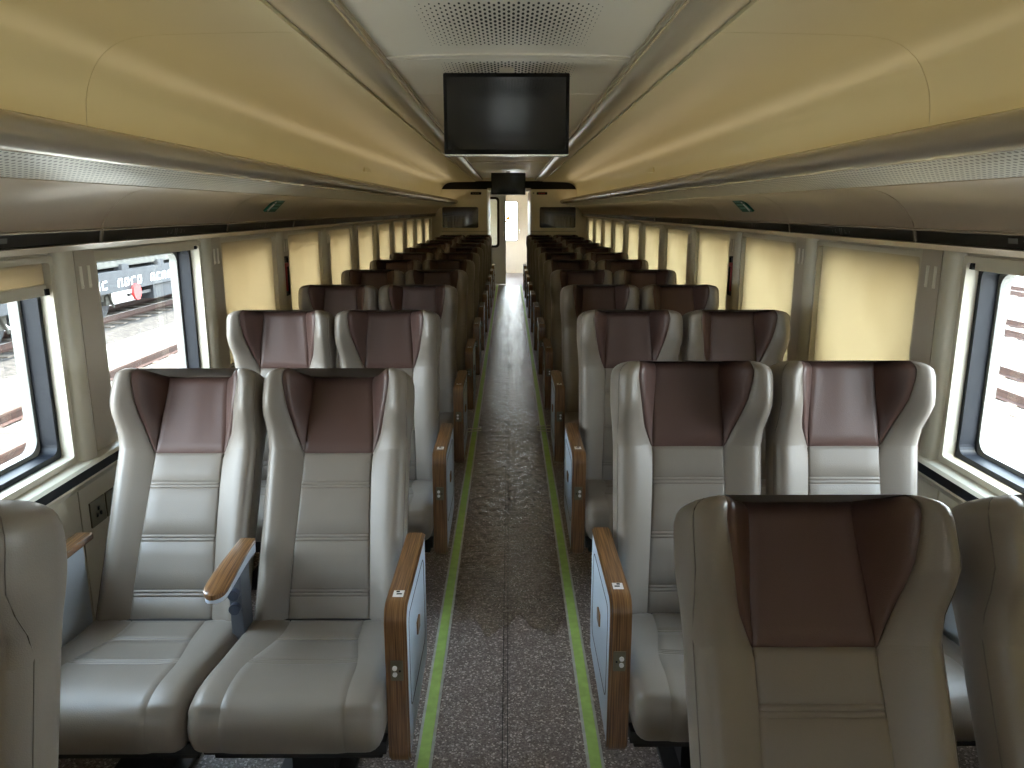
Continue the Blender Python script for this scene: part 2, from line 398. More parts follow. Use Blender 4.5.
# sockets, hammers
for sx in (-1, 1):
    for n in range(0, 11):
        yy = 2.57 + 1.2 * (n)
        if yy > 6.4: break
        so = empty('socket_plate', (sx * 1.432, yy, .60))
        MB().box(*sorted((0, -sx * .006)), -.10, -.005, -.045, .045, bev=.002).build('cover', M['plate'], so)
        MB().box(*sorted((0, -sx * .006)), .005, .10, -.045, .045, bev=.002).build('cover', M['plate'], so)
        q = MB()
        for y in (-.052, .052):
            for dy, dz in ((0, .012), (-.012, -.01), (.012, -.01)): q.box(*sorted((-sx * .005, -sx * .009)), y + dy - .004, y + dy + .004, dz - .006, dz + .006)
        q.build('outlet', M['black'], so)
        tag(so, 'dark power socket plate on the %s wall by the %s window seat row' % (sidew[sx], ORD[n + 1]), 'socket', 'wall power sockets')
    hb = empty('emergency_hammer_box', (sx * (XW - .018), 4.935, 1.08))
    w0 = rrect(.0, .11, 0, .25, .008, 2); w1 = rrect(.008, .102, .008, .242, .006, 2)
    MB().ring([(y - .0, z) for y, z in w0], w1, 0, 0, -sx * .014).build('box_rim', M['black'], hb)
    MB().prism(w1, 0, 0, -sx * .003).build('box_back', M['dark'], hb)
    h = MB().tube([(-sx * .010, .055, .03), (-sx * .010, .055, .19)], .008).box(*sorted((-sx * .003, -sx * .02)), .02, .09, .185, .21, bev=.003)
    h.build('hammer', M['red'], hb)
    tag(hb, 'emergency hammer in a dark box on the %s window pillar' % sidew[sx], 'emergency hammer', 'emergency hammer boxes')

# ------------------------------------------------------------------ ceiling
ce = MB().box(-XW - .14, XW + .14, Y0 - .1, YE + .1, 2.30, 2.36).build('ceiling', M['ceilmid']); struct(ce, 'beige coved carriage ceiling')
cpts = [(.63, 2.137), (.80, 2.135), (1.0, 2.130), (1.10, 2.124), (1.17, 2.105), (1.225, 2.065), (1.26, 2.01), (1.28, 1.95), (1.287, 1.87), (1.288, 1.76)]
def cmr(pts, n=4):
    out = []
    for i in range(len(pts) - 1):
        p0 = pts[max(i - 1, 0)]; p1 = pts[i]; p2 = pts[i + 1]; p3 = pts[min(i + 2, len(pts) - 1)]
        for k in range(n):
            t = k / n
            out.append(tuple(.5 * ((2 * p1[j]) + (-p0[j] + p2[j]) * t + (2 * p0[j] - 5 * p1[j] + 4 * p2[j] - p3[j]) * t * t + (-p0[j] + 3 * p1[j] - 3 * p2[j] + p3[j]) * t ** 3) for j in (0, 1)))
    out.append(pts[-1]); return out
cpf = cmr(cpts, 4)
seams = [Y0, 2.47, 7.2, 12.3, YP + .05]
for sx in (-1, 1):
    for a, b in zip(seams[:-1], seams[1:]):
        mb = MB(); th = [(x + .0, z + .012) for x, z in cpf][::-1]
        pr = [(sx * x, z) for x, z in cpf] + [(sx * x, z) for x, z in th]
        mb.extr(pr, [a + .0015, b - .0015], True)
        mb.build('cove_panel', M['ceil'], ce, smooth=30)
    # small fixing plates
    for yy in (7.0,):
        MB().box(*sorted((sx * 1.262, sx * 1.285)), yy, yy + .3, 1.95, 1.985).build('access_plate', M['ceil'], ce)
    # longitudinal beam
    bp = [(.476, 2.215), (.476, 2.196), (.482, 2.196), (.482, 2.186), (.496, 2.186), (.50, 2.176), (.53, 2.158), (.565, 2.150), (.60, 2.146), (.628, 2.148), (.632, 2.165), (.632, 2.215)]
    MB().extr([(sx * x, z) for x, z in bp], [Y0, YP + .02], True).build('ceiling_beam', M['beam'], ce, smooth=45)
    MB().box(*sorted((sx * .4835, sx * .4955)), Y0, YP, 2.178, 2.187, bev=.002).build('light_strip', M['alu'], ce, label='thin bright aluminium strip beside the centre panel')
mids = [Y0, .8, 3.24, 4.2, 6.6, 7.56, 9.96, 10.9, 13.2, YP + .02]
for a, b in zip(mids[:-1], mids[1:]):
    mb = MB(); arc = [(-.478 + .956 * i / 16, 2.200 + .012 * (1 - ((i - 8) / 8) ** 2)) for i in range(17)]
    mb.extr(arc + [(x, z + .01) for x, z in arc][::-1], [a + .003, b - .003], True)
    o = mb.build('centre_panel', M['ceilmid'], ce, smooth=30)
    if b < 13 and b > 0:
        long_ = b - a > 1.5
        v0 = b - .80 if long_ else a + .12
        rows = 12; hm = MB()
        if v0 + 0 > 9: pass
        for r in range(rows):
            for c in range(-19, 20):
                x = c * .0146; y = v0 + r * .05 + (0.025 if c % 2 else 0)
                f = (1 - (abs(c) / 20) ** 2) ** .5 * (1 - .35 * abs(r - 4) / 8)
                hw = .0046 * f; hl = .018 * f
                z = 2.200 + .012 * (1 - (x / .478) ** 2) - .0018
                hm.add([(x - hw, y - hl * .6, z), (x, y - hl, z), (x + hw, y - hl * .6, z), (x + hw, y + hl * .6, z), (x, y + hl, z), (x - hw, y + hl * .6, z)], [(0, 1, 2, 3, 4, 5)])
        vo = link('vent_perforation', hm.mesh('vent_perforation', M['black'], fix=False), o); vo['kind'] = 'stuff'
# cross rib
for yy in (3.24, 6.6, 9.96):
    arc = [(-.474 + .948 * i / 16, 2.194 + .011 * (1 - ((i - 8) / 8) ** 2)) for i in range(17)]
    MB().extr(arc + [(x, z + .01) for x, z in arc][::-1], [yy - .055, yy - .006], True).build('cross_rib', M['ceilmid'], ce, smooth=30)
    MB().extr(arc + [(x, z + .01) for x, z in arc][::-1], [yy + .006, yy + .045], True).build('cross_rib', M['ceilmid'], ce, smooth=30)

# ------------------------------------------------------------------ luggage racks
def rack(sx):
    r = empty('luggage_rack', (sx * 1.2, Y0, 1.49))
    tag(r, 'continuous overhead luggage rack above the %s windows' % sidew[sx], 'luggage rack', 'overhead luggage racks')
    ox, oy, oz = sx * 1.2, Y0, 1.49
    def ex(prof, a, b, name, m, parent=r, smooth=30, label=None):
        mb = MB().extr([(sx * x - ox, z - oz) for x, z in prof], [a - oy, b - oy], True)
        return mb.build(name, m, parent, smooth=smooth, label=label)
    lip = [(1.005 + .042 * math.cos(R(t)) * (1.0), 1.775 + .040 * math.sin(R(t))) for t in range(0, 360, 15)]
    ex(lip, Y0, YP, 'lip_tube', M['lip'])
    und = [(1.02, 1.738), (1.06, 1.722), (1.10, 1.71), (1.15, 1.697), (1.165, 1.694)]
    ex(und + [(x, z + .012) for x, z in und][::-1], Y0, YP, 'perforated_shelf', M['shelf'])
    bs = [Y0] + [WA(k) - .06 for k in range(KMIN + 1, KMAX + 2)] ; bs = [Y0] + [2.66 + 1.2 * j for j in range(-3, 11)] + [YP]
    pan = cmr([(1.165, 1.692), (1.20, 1.690), (1.25, 1.680), (1.30, 1.655), (1.34, 1.620), (1.365, 1.585), (1.375, 1.562)], 3)
    for i, (a, b) in enumerate(zip(bs[:-1], bs[1:])):
        p = ex(pan + [(x + .01, z + .01) for x, z in pan][::-1], a + .003, b - .003, 'rack_panel', M['rack'])
        ex([(1.374, 1.560), (1.368, 1.556), (1.372, 1.552), (1.395, 1.552), (1.395, 1.56)], a + .003, b - .003, 'panel_bead', M['lip'])
        s = ex([(1.378, 1.552), (1.386, 1.515), (1.41, 1.515), (1.41, 1.552)], a + .010, b - .010, 'number_strip', M['strip'], smooth=False)
        ex([(1.374, 1.556), (1.383, 1.510), (1.41, 1.510), (1.41, 1.556)], a - .004, a + .009, 'strip_clip', M['lip'], smooth=False)
        # seat pictograms and row numbers on the strip
        mm = MB(); c = (a + b) / 2
        def mk(y0, y1, f0, f1):
            x = lambda f: sx * (1.386 - .008 * f - .0012) - ox
            z = lambda f: 1.515 + .037 * f - oz
            mm.add([(x(f0), y0 - oy, z(f0)), (x(f0), y1 - oy, z(f0)), (x(f1), y1 - oy, z(f1)), (x(f1), y0 - oy, z(f1))], [(0, 1, 2, 3)])
        mk(c - .012, c - .004, .12, .88); mk(c + .004, c + .012, .12, .88)
        for dy in (-.055, .04): mk(c + dy, c + dy + .018, .3, .42); mk(c + dy + .012, c + dy + .018, .3, .7)
        for dy in (-.085, .08): mk(c + dy, c + dy + .006, .35, .6)
        if b > 2.9:
            so = link('seat_marking', mm.mesh('seat_marking', M['greyframe'], fix=False), s); so['kind'] = 'stuff'
    ex([(1.376, 1.512), (1.388, 1.506), (1.405, 1.492), (XW, 1.488), (XW, 1.516)], Y0, YP, 'bottom_rail', M['rack'])
    ex([(1.275, 1.75), (XW, 1.75), (XW, 1.762), (1.275, 1.762)], Y0, YP, 'shelf_back', M['rack'])
    lm = ex([(1.10, 1.755), (1.15, 1.755), (1.15, 1.775), (1.10, 1.775)], Y0 + .1, YP - .05, 'added_fill_strip', M['fill_strip'], smooth=False, label='added unseen warm fill strip behind the rack lip, brightening the ceiling')  # unseen glowing strip, added because window light left the ceiling dark
    # row number near the first big joint
    cu = D.curves.new('row_number', 'FONT'); cu.body = '2 ▸' if False else '2'; cu.size = .032; cu.extrude = .0004
    t = D.objects.new('tmp', cu); C.objects.link(t); bpy.context.view_layer.update()
    me = D.meshes.new_from_object(t.evaluated_get(bpy.context.evaluated_depsgraph_get())); D.objects.remove(t)
    me.materials.clear(); me.materials.append(M['white'])
    o = link('row_number', me, r); o.location = (sx * 1.3785 - ox, 2.085 - oy if sx > 0 else 2.05 - oy, 1.520 - oz); o.rotation_euler = (R(100), 0, R(-90 if sx > 0 else 90))
    d = MB().box(-.02, .02, -.0005, .0005, 0, .014).build('row_symbol', M['greyframe'], r); d.location = (sx * 1.380 - ox, 2.135 - oy, 1.530 - oz); d.rotation_euler = (R(10), 0, R(-90 if sx > 0 else 90))
    return r
rack(-1); rack(1)

# emergency exit signs on the rack panels
for sx in (-1, 1):
    yc = 4.40; e = empty('emergency_exit_sign', (sx * 1.302, yc, 1.645))
    # local plane: along y and up the panel slope (towards the room)
    up = Vector((-sx * .70, 0, .72)).normalized(); nrm = Vector((-sx * .72, 0, -.70)).normalized()
    def Q(y, t, h): p = up * t + nrm * h; return (p.x, y, p.z)
    def slab(mb, poly, h0, h1):
        n = len(poly); mb.add([Q(a, b, h0) for a, b in poly] + [Q(a, b, h1) for a, b in poly], [tuple(range(n)), tuple(range(2 * n - 1, n - 1, -1))] + [(i, (i + 1) % n, n + (i + 1) % n, n + i) for i in range(n)])
    mb = MB(); slab(mb, [(-.105, -.045), (.09, -.045), (.105, .045), (-.06, .045), (-.09, .02)], -.006, .004); mb.build('sign_plate', M['green'], e)
    g = MB()
    for k, t in enumerate((-.022, .002, .026)): slab(g, [(-.03, t), (.075 + .004 * k, t), (.078 + .004 * k, t + .012), (-.028, t + .012)], .004, .005)
    g.build('lettering_bar', M['green2'], e)
    g = MB()
    slab(g, [(-.062, -.04), (-.050, -.04), (-.045, -.012), (-.058, -.012)], .004, .0055)
    slab(g, [(-.078, -.012), (-.045, -.012), (-.040, .012), (-.060, .016)], .004, .0055)
    slab(g, [(-.055, .020), (-.043, .020), (-.043, .032), (-.055, .032)], .004, .0055)
    slab(g, [(-.086, -.030), (-.078, -.034), (-.060, -.012), (-.068, -.006)], .004, .0055)
    g.build('running_figure', M['white'], e)
    tag(e, 'small green emergency exit sign with running figure on the %s rack' % sidew[sx], 'sign', 'emergency exit signs')

# ------------------------------------------------------------------ seats
def ccr(P, k):
    """non-uniform Catmull-Rom through P at parameter k"""
    i = min(int(k), len(P) - 2); t = k - i
    p1, p2 = Vector(P[i]), Vector(P[i + 1])
    p0 = Vector(P[i - 1]) if i > 0 else Vector((-P[1][0], P[1][1])); p3 = Vector(P[i + 2]) if i + 2 < len(P) else Vector((-P[-2][0], P[-2][1]))
    d1 = max((p1 - p0).length ** .5, 1e-3); d2 = max((p2 - p1).length ** .5, 1e-3); d3 = max((p3 - p2).length ** .5, 1e-3)
    m1 = d2 * ((p1 - p0) / d1 - (p2 - p0) / (d1 + d2) + (p2 - p1) / d2)
    m2 = d2 * ((p2 - p1) / d2 - (p3 - p1) / (d2 + d3) + (p3 - p2) / d3)
    return (2 * t ** 3 - 3 * t * t + 1) * p1 + (t ** 3 - 2 * t * t + t) * m1 + (-2 * t ** 3 + 3 * t * t) * p2 + (t ** 3 - t * t) * m2
LB = .830; QH = .268; TB = .075; CAP = .028
def back_ctrl(l):
    q = LB - l
    W = 1 - sm(.115, .255, q)
    Dp = .046 + .086 * W - .03 * max(0, (.035 - q) / .035) ** 2
    ww = .229 + .0085 * W
    if q < .055: ww -= .040 * (1 - math.sqrt(max(0, 1 - ((.055 - q) / .055) ** 2)))
    p = .112 - .017 * (1 - sm(0, QH, q)) + .015 * (1 - sm(0, LB - QH, l))
    d0 = .014 * math.sin(math.pi * min(l / .6, 1)) * (1 if l < .6 else 0)
    P1 = (p, d0); P3 = (ww - .030, Dp)
    f = 0 if q >= QH else (1 - (q / QH) ** 1.5) ** .78
    P2 = (P1[0] + (P3[0] - P1[0]) * f * .72, P1[1] + (P3[1] - P1[1]) * f * .92)
    tb = (TB + .012 * sm(.2, .6, l)) * (1 - .62 * max(0, (.13 - q) / .13) ** 2)
    return [(0, d0 - .004), P1, P2, P3, (ww, Dp - .040), (ww - .002, -tb + .4 * tb), (ww - .034, -tb), (0, -tb - .004)]
def backS(k, l, off=0.0):
    """point at ring parameter k (signed), height l (may exceed LB-CAP: rounded cap)"""
    sg = -1 if k < 0 else 1; k = abs(k)
    l0 = LB - CAP; ins = 0
    if l > l0:
        a = min((l - l0) / CAP, 1) * math.pi / 2
        ll = l0 + CAP * math.sin(a); ins = CAP * (1 - math.cos(a)); lc = ll
    else: ll = lc = l
    P = back_ctrl(min(lc, LB - .001))
    c = ccr(P, k); e = .02
    a_ = ccr(P, max(k - e, 0)); b_ = ccr(P, min(k + e, 7)); t = (b_ - a_)
    if t.length < 1e-6: t = Vector((1, 0))
    t.normalize(); n = Vector((-t.y, t.x))   # outward (front = +d)
    o = off - ins
    x = c.x + n.x * o; d = c.y + n.y * o
    if k < .02 or k > 6.98: x = max(0, c.x) if k < .02 else 0
    return (sg * x, -d, ll)
def build_back():
    ks = [0, .33, .66, .93, 1.0, 1.07, 1.35, 1.65, 1.93, 2.0, 2.07, 2.3, 2.6, 2.85, 3.1, 3.4, 3.7, 4.0, 4.33, 4.66, 5, 5.3, 5.6, 5.85, 6.1, 6.5, 7.0]
    ring = ks + [-k for k in ks[-2:0:-1]]
    ls = [0, .05, .12, .2, .28, .36, .44, .5, .54, .57, LB - QH - .004, LB - QH + .004, .62, .645, .67, .695, .72, .745, .765, .785, LB - CAP, LB - CAP * .8, LB - CAP * .6, LB - CAP * .4, LB - CAP * .2, LB]
    m = MB(); n = len(ring)
    for l in ls:
        for k in ring:
            ak = abs(k); off = 0
            if ak <= .94 or (ak <= 1.0 and LB - l < QH): off = -.008
            elif 1.0 < ak <= 1.94 and LB - l < QH: off = -.008
            elif ak in (1.0,) or (ak == 2.0 and LB - l < QH): off = -.004
            m.v.append(backS(k, l, off))
    for j in range(len(ls) - 1):
        for i in range(n): m.f.append((j * n + i, j * n + (i + 1) % n, (j + 1) * n + (i + 1) % n, (j + 1) * n + i))
    top = len(ls) - 1
    m.f.append(tuple(range(n))); 
    # close top by bridging mirrored points
    for i in range(len(ks) - 1):
        a = top * n + i; b = top * n + i + 1
        a2 = top * n + (n - i) % n; b2 = top * n + (n - i - 1)
        if a == a2: m.f.append((a, b, b2))
        elif b == b2: m.f.append((a, b, a2))
        else: m.f.append((a, b, b2, a2))
    return m
def sheet(fn, us, vs, gro=(), gw=.0024, gd=.003, edge=.008, lift=.003, bu=.07):
    """padded panel: fn(u,v,off); u,v param arrays in 0..1; edges tucked in"""
    m = MB(); nu, nv = len(us), len(vs)
    for j, v in enumerate(vs):
        for i, u in enumerate(us):
            if i in (0, nu - 1) or j in (0, nv - 1): off = -edge
            elif i in (1, nu - 2) or j in (1, nv - 2): off = lift * .2
            else: off = lift
            if v in gro and 0 < i < nu - 1: off -= gd
            m.v.append(fn(u, v, off))
    for j in range(nv - 1):
        for i in range(nu - 1):
            a = j * nu + i; m.f.append((a, a + 1, a + nu + 1, a + nu))
    return m
bm_back = build_back().mesh('backrest', M['leather'], smooth=70)
l1 = LB - QH
us = [-1, -.94, -.8, -.5, -.2, .2, .5, .8, .94, 1]
lowv = [.0, .01, .06, .12]; gro = []
for c in (.115, .285, .455):
    for dq in (-.011, 0, .011):
        g = c + dq; gro.append(g); lowv += [g - .0035, g, g + .0035]
lowv = sorted(set(lowv + [.18, .23, .35, .40, .51, .55, l1 - .004, l1 + .003]))
me_panel = sheet(lambda u, v, o: backS(u, v, o), us, lowv, gro).mesh('back_panel', M['leather'], smooth=70)
hv = [l1 - .003, l1 + .004, .60, .64, .68, .71, .74, .77, .79, LB - CAP, LB - CAP * .75, LB - CAP * .5, LB - CAP * .25, LB - CAP * .1, LB]
me_head = sheet(lambda u, v, o: backS(u * 1.025, v, o), us, hv).mesh('headrest_panel', M['brown'], smooth=70)
def wing(sg):
    uu = [.985, 1.06, 1.25, 1.5, 1.75, 1.92, 1.97]
    return sheet(lambda u, v, o: backS(sg * u, v, o * (1 if v > l1 + .02 else .5)), uu if sg > 0 else uu[::-1], hv).mesh('headrest_wing', M['brown'], smooth=70)
me_wing = {1: wing(1), -1: wing(-1)}
def seam_mesh(sg, k):
    pts = [backS(sg * k, l, .0006) for l in (.02, .1, .2, .3, .4, .48, .54, .58, .62, .66, .70, .74, .77, .79, LB - CAP, LB - CAP * .7, LB - CAP * .45)]
    return MB().tube(pts, .0011, 5).mesh('seam', M['seam'], smooth=True)
me_seam = {(s, k): seam_mesh(s, k) for s in (1, -1) for k in (3.75,)}

# seat cushion
prof = cmr([(.05, .382), (-.05, .388), (-.18, .405), (-.31, .424), (-.39, .424), (-.440, .402), (-.460, .36), (-.452, .315), (-.42, .285), (-.31, .275), (-.1, .268), (.03, .268), (.06, .28), (.065, .33), (.062, .365), (.05, .382)], 4)[:-1]
NP = len(prof); WC = .2425
def cush(x, vi, off=0):
    p = Vector(prof[vi % NP]); a = Vector(prof[(vi - 1) % NP]); b = Vector(prof[(vi + 1) % NP]); t = (b - a).normalized()
    n = Vector((t.y, -t.x))
    if n.dot(p - Vector((-.18, .345))) < 0: n = -n
    r = .040; ax = abs(x); e = 0
    if ax > WC - r: e = r * (1 - math.sqrt(max(0, 1 - ((ax - (WC - r)) / r) ** 2)))
    bol = .012 * sm(.10, .19, ax) if 0 < vi < 20 else 0
    q = p + n * (off - e + bol)
    return (x, q.x, q.y)
def build_cushion():
    xs = [-.2425, -.2405, -.2345, -.225, -.213, -.20, -.18, -.16, -.135, -.10, -.05, 0]; xs = xs + [-x for x in xs[-2::-1]]
    m = MB(); n = NP
    for x in xs:
        for v in range(n): m.v.append(cush(x, v, -.004 if abs(x) < .11 else 0))
    for j in range(len(xs) - 1):
        for i in range(n): m.f.append((j * n + i, j * n + (i + 1) % n, (j + 1) * n + (i + 1) % n, (j + 1) * n + i))
    m.f += [tuple(range(n)), tuple(range((len(xs) - 1) * n, len(xs) * n))]
    return m
me_cush = build_cushion().mesh('cushion', M['leather'], smooth=60)
def cseam(vi): y = prof[vi][0]; return .118 + .045 * sm(.0, -.30, y) if False else .118 + .045 * (1 - sm(-.30, 0.0, y))
# panel on the cushion: densified path index with float interpolation
def cpt(u, v, off):
    i = int(v); f = v - i
    x0 = u * cseam(i); x1 = u * cseam((i + 1) % NP)
    a = Vector(cush(x0, i, off)); b = Vector(cush(x1, (i + 1) % NP, off)); return tuple(a + (b - a) * f)
cg = []; cv = [0.02, .3] + [float(i) for i in range(1, 33)] + [33.6, 34]
def yv(y):
    for i in range(20):
        if prof[i][0] >= y > prof[i + 1][0]: return i + (prof[i][0] - y) / (prof[i][0] - prof[i + 1][0])
for c, nn in ((-.07, 2), (-.215, 3)):
    for j in range(nn):
        y = c - j * .012; g = yv(y); cg.append(g); cv += [yv(y + .0035), g, yv(y - .0035)]
cv = sorted(set(cv)); cl = [cv[0]]
for v in cv[1:]:
    if v - cl[-1] > .05 or v in cg: cl.append(v)
me_cpan = sheet(cpt, us, cl, cg, edge=.009, lift=.0025).mesh('cushion_panel', M['leather'], smooth=70)

# aisle-side armrest (built for a seat whose aisle is at +x; x = distance from seat centre)
def arm_shapes():
    x0, x1 = .243, .300                    # from seat centre 0.5275 -> aisle x .26
    r = .05; yf = -.345; yr = .13; zt = .638; zb = .175; th = .018
    out = [(yr, zt)]
    for k in range(9): a = R(90 + 90 * k / 8); out.append((yf + r + r * math.cos(a), zt - r + r * math.sin(a)))
    out += [(yf + .0, zb + .05)]
    for k in range(5): a = R(180 + 90 * k / 4); out.append((yf + .04 + .04 * math.cos(a), zb + .04 + .04 * math.sin(a)))
    inn = [(yr, zt - th)]
    for k in range(9): a = R(90 + 90 * k / 8); inn.append((yf + r + (r - th) * math.cos(a), zt - r + (r - th) * math.sin(a)))
    inn += [(yf + th, zb + .05)]
    for k in range(5): a = R(180 + 90 * k / 4); inn.append((yf + .04 + (.04 - th) * math.cos(a), zb + .04 + (.04 - th) * math.sin(a)))
    bm = bmesh.new(); n = len(out); vs = []
    for x in (x0, x1):
        vs.append([bm.verts.new((x, p[0], p[1])) for p in out]); vs.append([bm.verts.new((x, p[0], p[1])) for p in inn])
    o0, i0, o1, i1 = vs
    for i in range(n - 1):
        bm.faces.new((o0[i], o0[i + 1], o1[i + 1], o1[i])); bm.faces.new((i0[i], i1[i], i1[i + 1], i0[i + 1]))
        bm.faces.new((o0[i], i0[i], i0[i + 1], o0[i + 1])); bm.faces.new((o1[i], o1[i + 1], i1[i + 1], i1[i]))
    bm.faces.new((o0[0], o1[0], i1[0], i0[0])); bm.faces.new((o0[-1], i0[-1], i1[-1], o1[-1]))
    bmesh.ops.recalc_face_normals(bm, faces=bm.faces[:])
    ed = [e for e in bm.edges if len(e.link_faces) == 2 and e.calc_face_angle(0) > R(60)]
    bmesh.ops.bevel(bm, geom=ed, offset=.005, segments=2, affect='EDGES')
    wood = MB(); bm.verts.index_update(); wood.v = [v.co[:] for v in bm.verts]; wood.f = [[v.index for v in f.verts] for f in bm.faces]; bm.free()
    pl = MB().prism([(yr, zt - th * .7)] + [(a, b) for a, b in inn[1:]] + [(yr - .02, zb + .05), (yr, zb + .12)], 0, x0 + .012, x1 - .003)
    # folded table outline and finger pull
    fl_ = MB().ring(rrect(yf + .07, yr - .05, .30, .58, .03), rrect(yf + .0735, yr - .0535, .3035, .5765, .028), 0, x1 - .003, x1 - .002)
    pull = MB().box(x1 - .004, x1 + .002, -.12, -.07, .43, .47, bev=.003)
    return wood, pl, fl_, pull
wood, pl, fl_, pull = arm_shapes()
def both(mb, name, m, smooth=False): return {1: mb.mesh(name, m, smooth), -1: mb.mirrored().mesh(name, m, smooth)}
me_wood = both(wood, 'armrest', M['wood'], 35); me_pl = both(pl, 'side_panel', M['bluewhite'])
me_fl = both(fl_, 'table_outline', M['dark']); me_pull = both(pull, 'finger_pull', M['wood'])
ctl = MB().box(.257, .289, -.3475, -.344, .435, .492, bev=.001)
me_ctl = both(ctl, 'control_plate', M['plate'])
btn = MB()
for z in (.454, .472): btn.tube([(.277, -.346, z), (.277, -.352, z)], .0058, 12)
me_btn = both(btn, 'button', M['white'], 40)
def one_btn(z): return both(MB().tube([(.268, -.346, z), (.268, -.352, z)], .0062, 12), 'button', M['white'], 40)
me_btns = [one_btn(.454), one_btn(.472)]
me_jack = both(MB().tube([(.281, -.346, .463), (.281, -.349, .463)], .0028, 8), 'jack', M['black'])
me_lbl = both(MB().box(.258, .286, -.285, -.250, .6376, .6386), 'seat_number_label', M['white'])
me_lmk = both(MB().box(.265, .274, -.260, -.253, .6384, .6390).box(.267, .281, -.272, -.266, .6384, .6390), 'label_print', M['black'])
# window-side armrest: simple wood cap with pale panel
wa = MB().box(-.300, -.245, -.34, .13, .618, .64, bev=.006); me_wa = both(wa, 'armrest', M['wood'], 35)
wp = MB().prism([(-.335, .25), (.11, .30), (.11, .622), (-.335, .622)], 0, -.290, -.272); me_wp = both(wp, 'side_panel', M['bluewhite'])
# centre armrest between the seats (x = -.2475 from aisle seat centre -> between them)
def mid_arm():
    x = -.245; top = []; n = 12; ys = [.10 - .31 * (1 - (1 - i / n) ** 1.9) for i in range(n + 1)]
    wd = MB(); un = MB()
    def sec(i):
        y = ys[i]; t = 1 - (1 - i / n) ** 1.9; hw = .024 + .009 * sm(0, .8, t)
        if t > .87: hw *= math.sqrt(max(.02, 1 - ((t - .87) / .13) ** 2 * .98))
        z = .632 - .030 * t * t; return y, hw, z
    for mb, zt0, zt1 in ((wd, 0, -.014), (un, -.014, -.045)):
        for i in range(n + 1):
            y, hw, z = sec(i); k = 1 if mb is wd else .92; dn = zt1 if mb is wd else zt1 + .022 * i / n
            mb.v += [(x - hw * k, y, z + zt0 - .003), (x - hw * k * .8, y, z + zt0), (x + hw * k * .8, y, z + zt0), (x + hw * k, y, z + zt0 - .003), (x + hw * k * .95, y, z + dn), (x - hw * k * .95, y, z + dn)]
        for i in range(n):
            for j in range(6): mb.f.append((i * 6 + j, i * 6 + (j + 1) % 6, (i + 1) * 6 + (j + 1) % 6, (i + 1) * 6 + j))
        mb.f += [tuple(range(6)), tuple(range(n * 6, n * 6 + 6))]
    br = MB().box(x - .019, x + .019, -.04, .04, .36, .60, bev=.004)
    kn = [MB().tube([(x, -.038, z), (x, -.054, z), (x, -.058, z)], .0165, 16) for z in (.52, .475)]
    return wd, un, br, kn
wd, un, br, kn = mid_arm()
me_mid = both(wd, 'centre_armrest', M['wood'], 40); me_un = both(un, 'armrest_underside', M['bluewhite'], 40)
me_br = both(br, 'recline_bracket', M['bracketgrey']); me_kn = [both(k, 'recline_knob', M['knob'], 40) for k in kn]
# under-frame
uf = MB().box(-.225, .225, -.33, .03, .19, .27, bev=.006); uf.box(-.06, .06, -.20, -.08, .02, .21); uf.box(-.11, .11, -.30, .05, 0, .022, bev=.004)
uf.box(-.24, .24, -.36, -.32, .225, .262, bev=.004)
me_uf = uf.mesh('underframe', M['dark'])
bsd = MB().box(-.19, .19, .02, .085, .22, .38, bev=.01); me_hinge = bsd.mesh('recline_hinge', M['dark'])

# explicit registry of children (fast copies, no scene queries)
REG = {}
def child(name, me, parent, label=None):
    o = link(name, me, parent, label); REG.setdefault(parent, []).append(o); return o
def proto_seat(aisle, sx):
    root = empty('passenger_seat', (0, 0, 0)); a = -sx
    cu = child('cushion', me_cush, root); child('cushion_panel', me_cpan, cu)
    b = child('backrest', me_back_, root); b.location = (0, .045, .345)
    child('back_panel', me_panel, b); child('headrest_panel', me_head, b, 'brown leather headrest panel')
    child('headrest_wing', me_wing[1], b, 'brown leather wing pad'); child('headrest_wing', me_wing[-1], b, 'brown leather wing pad')
    for s in (1, -1): child('seam', me_seam[(s, 3.75)], b)
    child('underframe', me_uf, root); child('recline_hinge', me_hinge, root)
    if aisle:
        w_ = child('armrest', me_wood[a], root, 'striped wooden armrest with wooden front upright')
        child('control_plate', me_ctl[a], w_)
        for q in me_btns: child('button', q[a], w_)
        child('jack', me_jack[a], w_); child('seat_number_label', me_lbl[a], w_); child('label_print', me_lmk[a], w_)
        p_ = child('side_panel', me_pl[a], root, 'pale blue side panel'); child('table_outline', me_fl[a], p_); child('finger_pull', me_pull[a], p_, 'small wooden finger pull')
        m_ = child('centre_armrest', me_mid[a], root, 'rounded wooden centre armrest'); child('armrest_underside', me_un[a], m_)
        r_ = child('recline_bracket', me_br[a], root)
        for q in me_kn: child('recline_knob', q[a], r_)
    else:
        child('armrest', me_wa[a], root, 'wooden armrest along the wall'); child('side_panel', me_wp[a], root, 'pale blue side panel')
    return root
me_back_ = bm_back
def clone(o, parent=None):
    c = o.copy(); C.objects.link(c)
    if parent: c.parent = parent
    for ch in REG.get(o, []): REG.setdefault(c, []).append(clone(ch, c))
    return c
XS = {True: .5625, False: 1.0525}
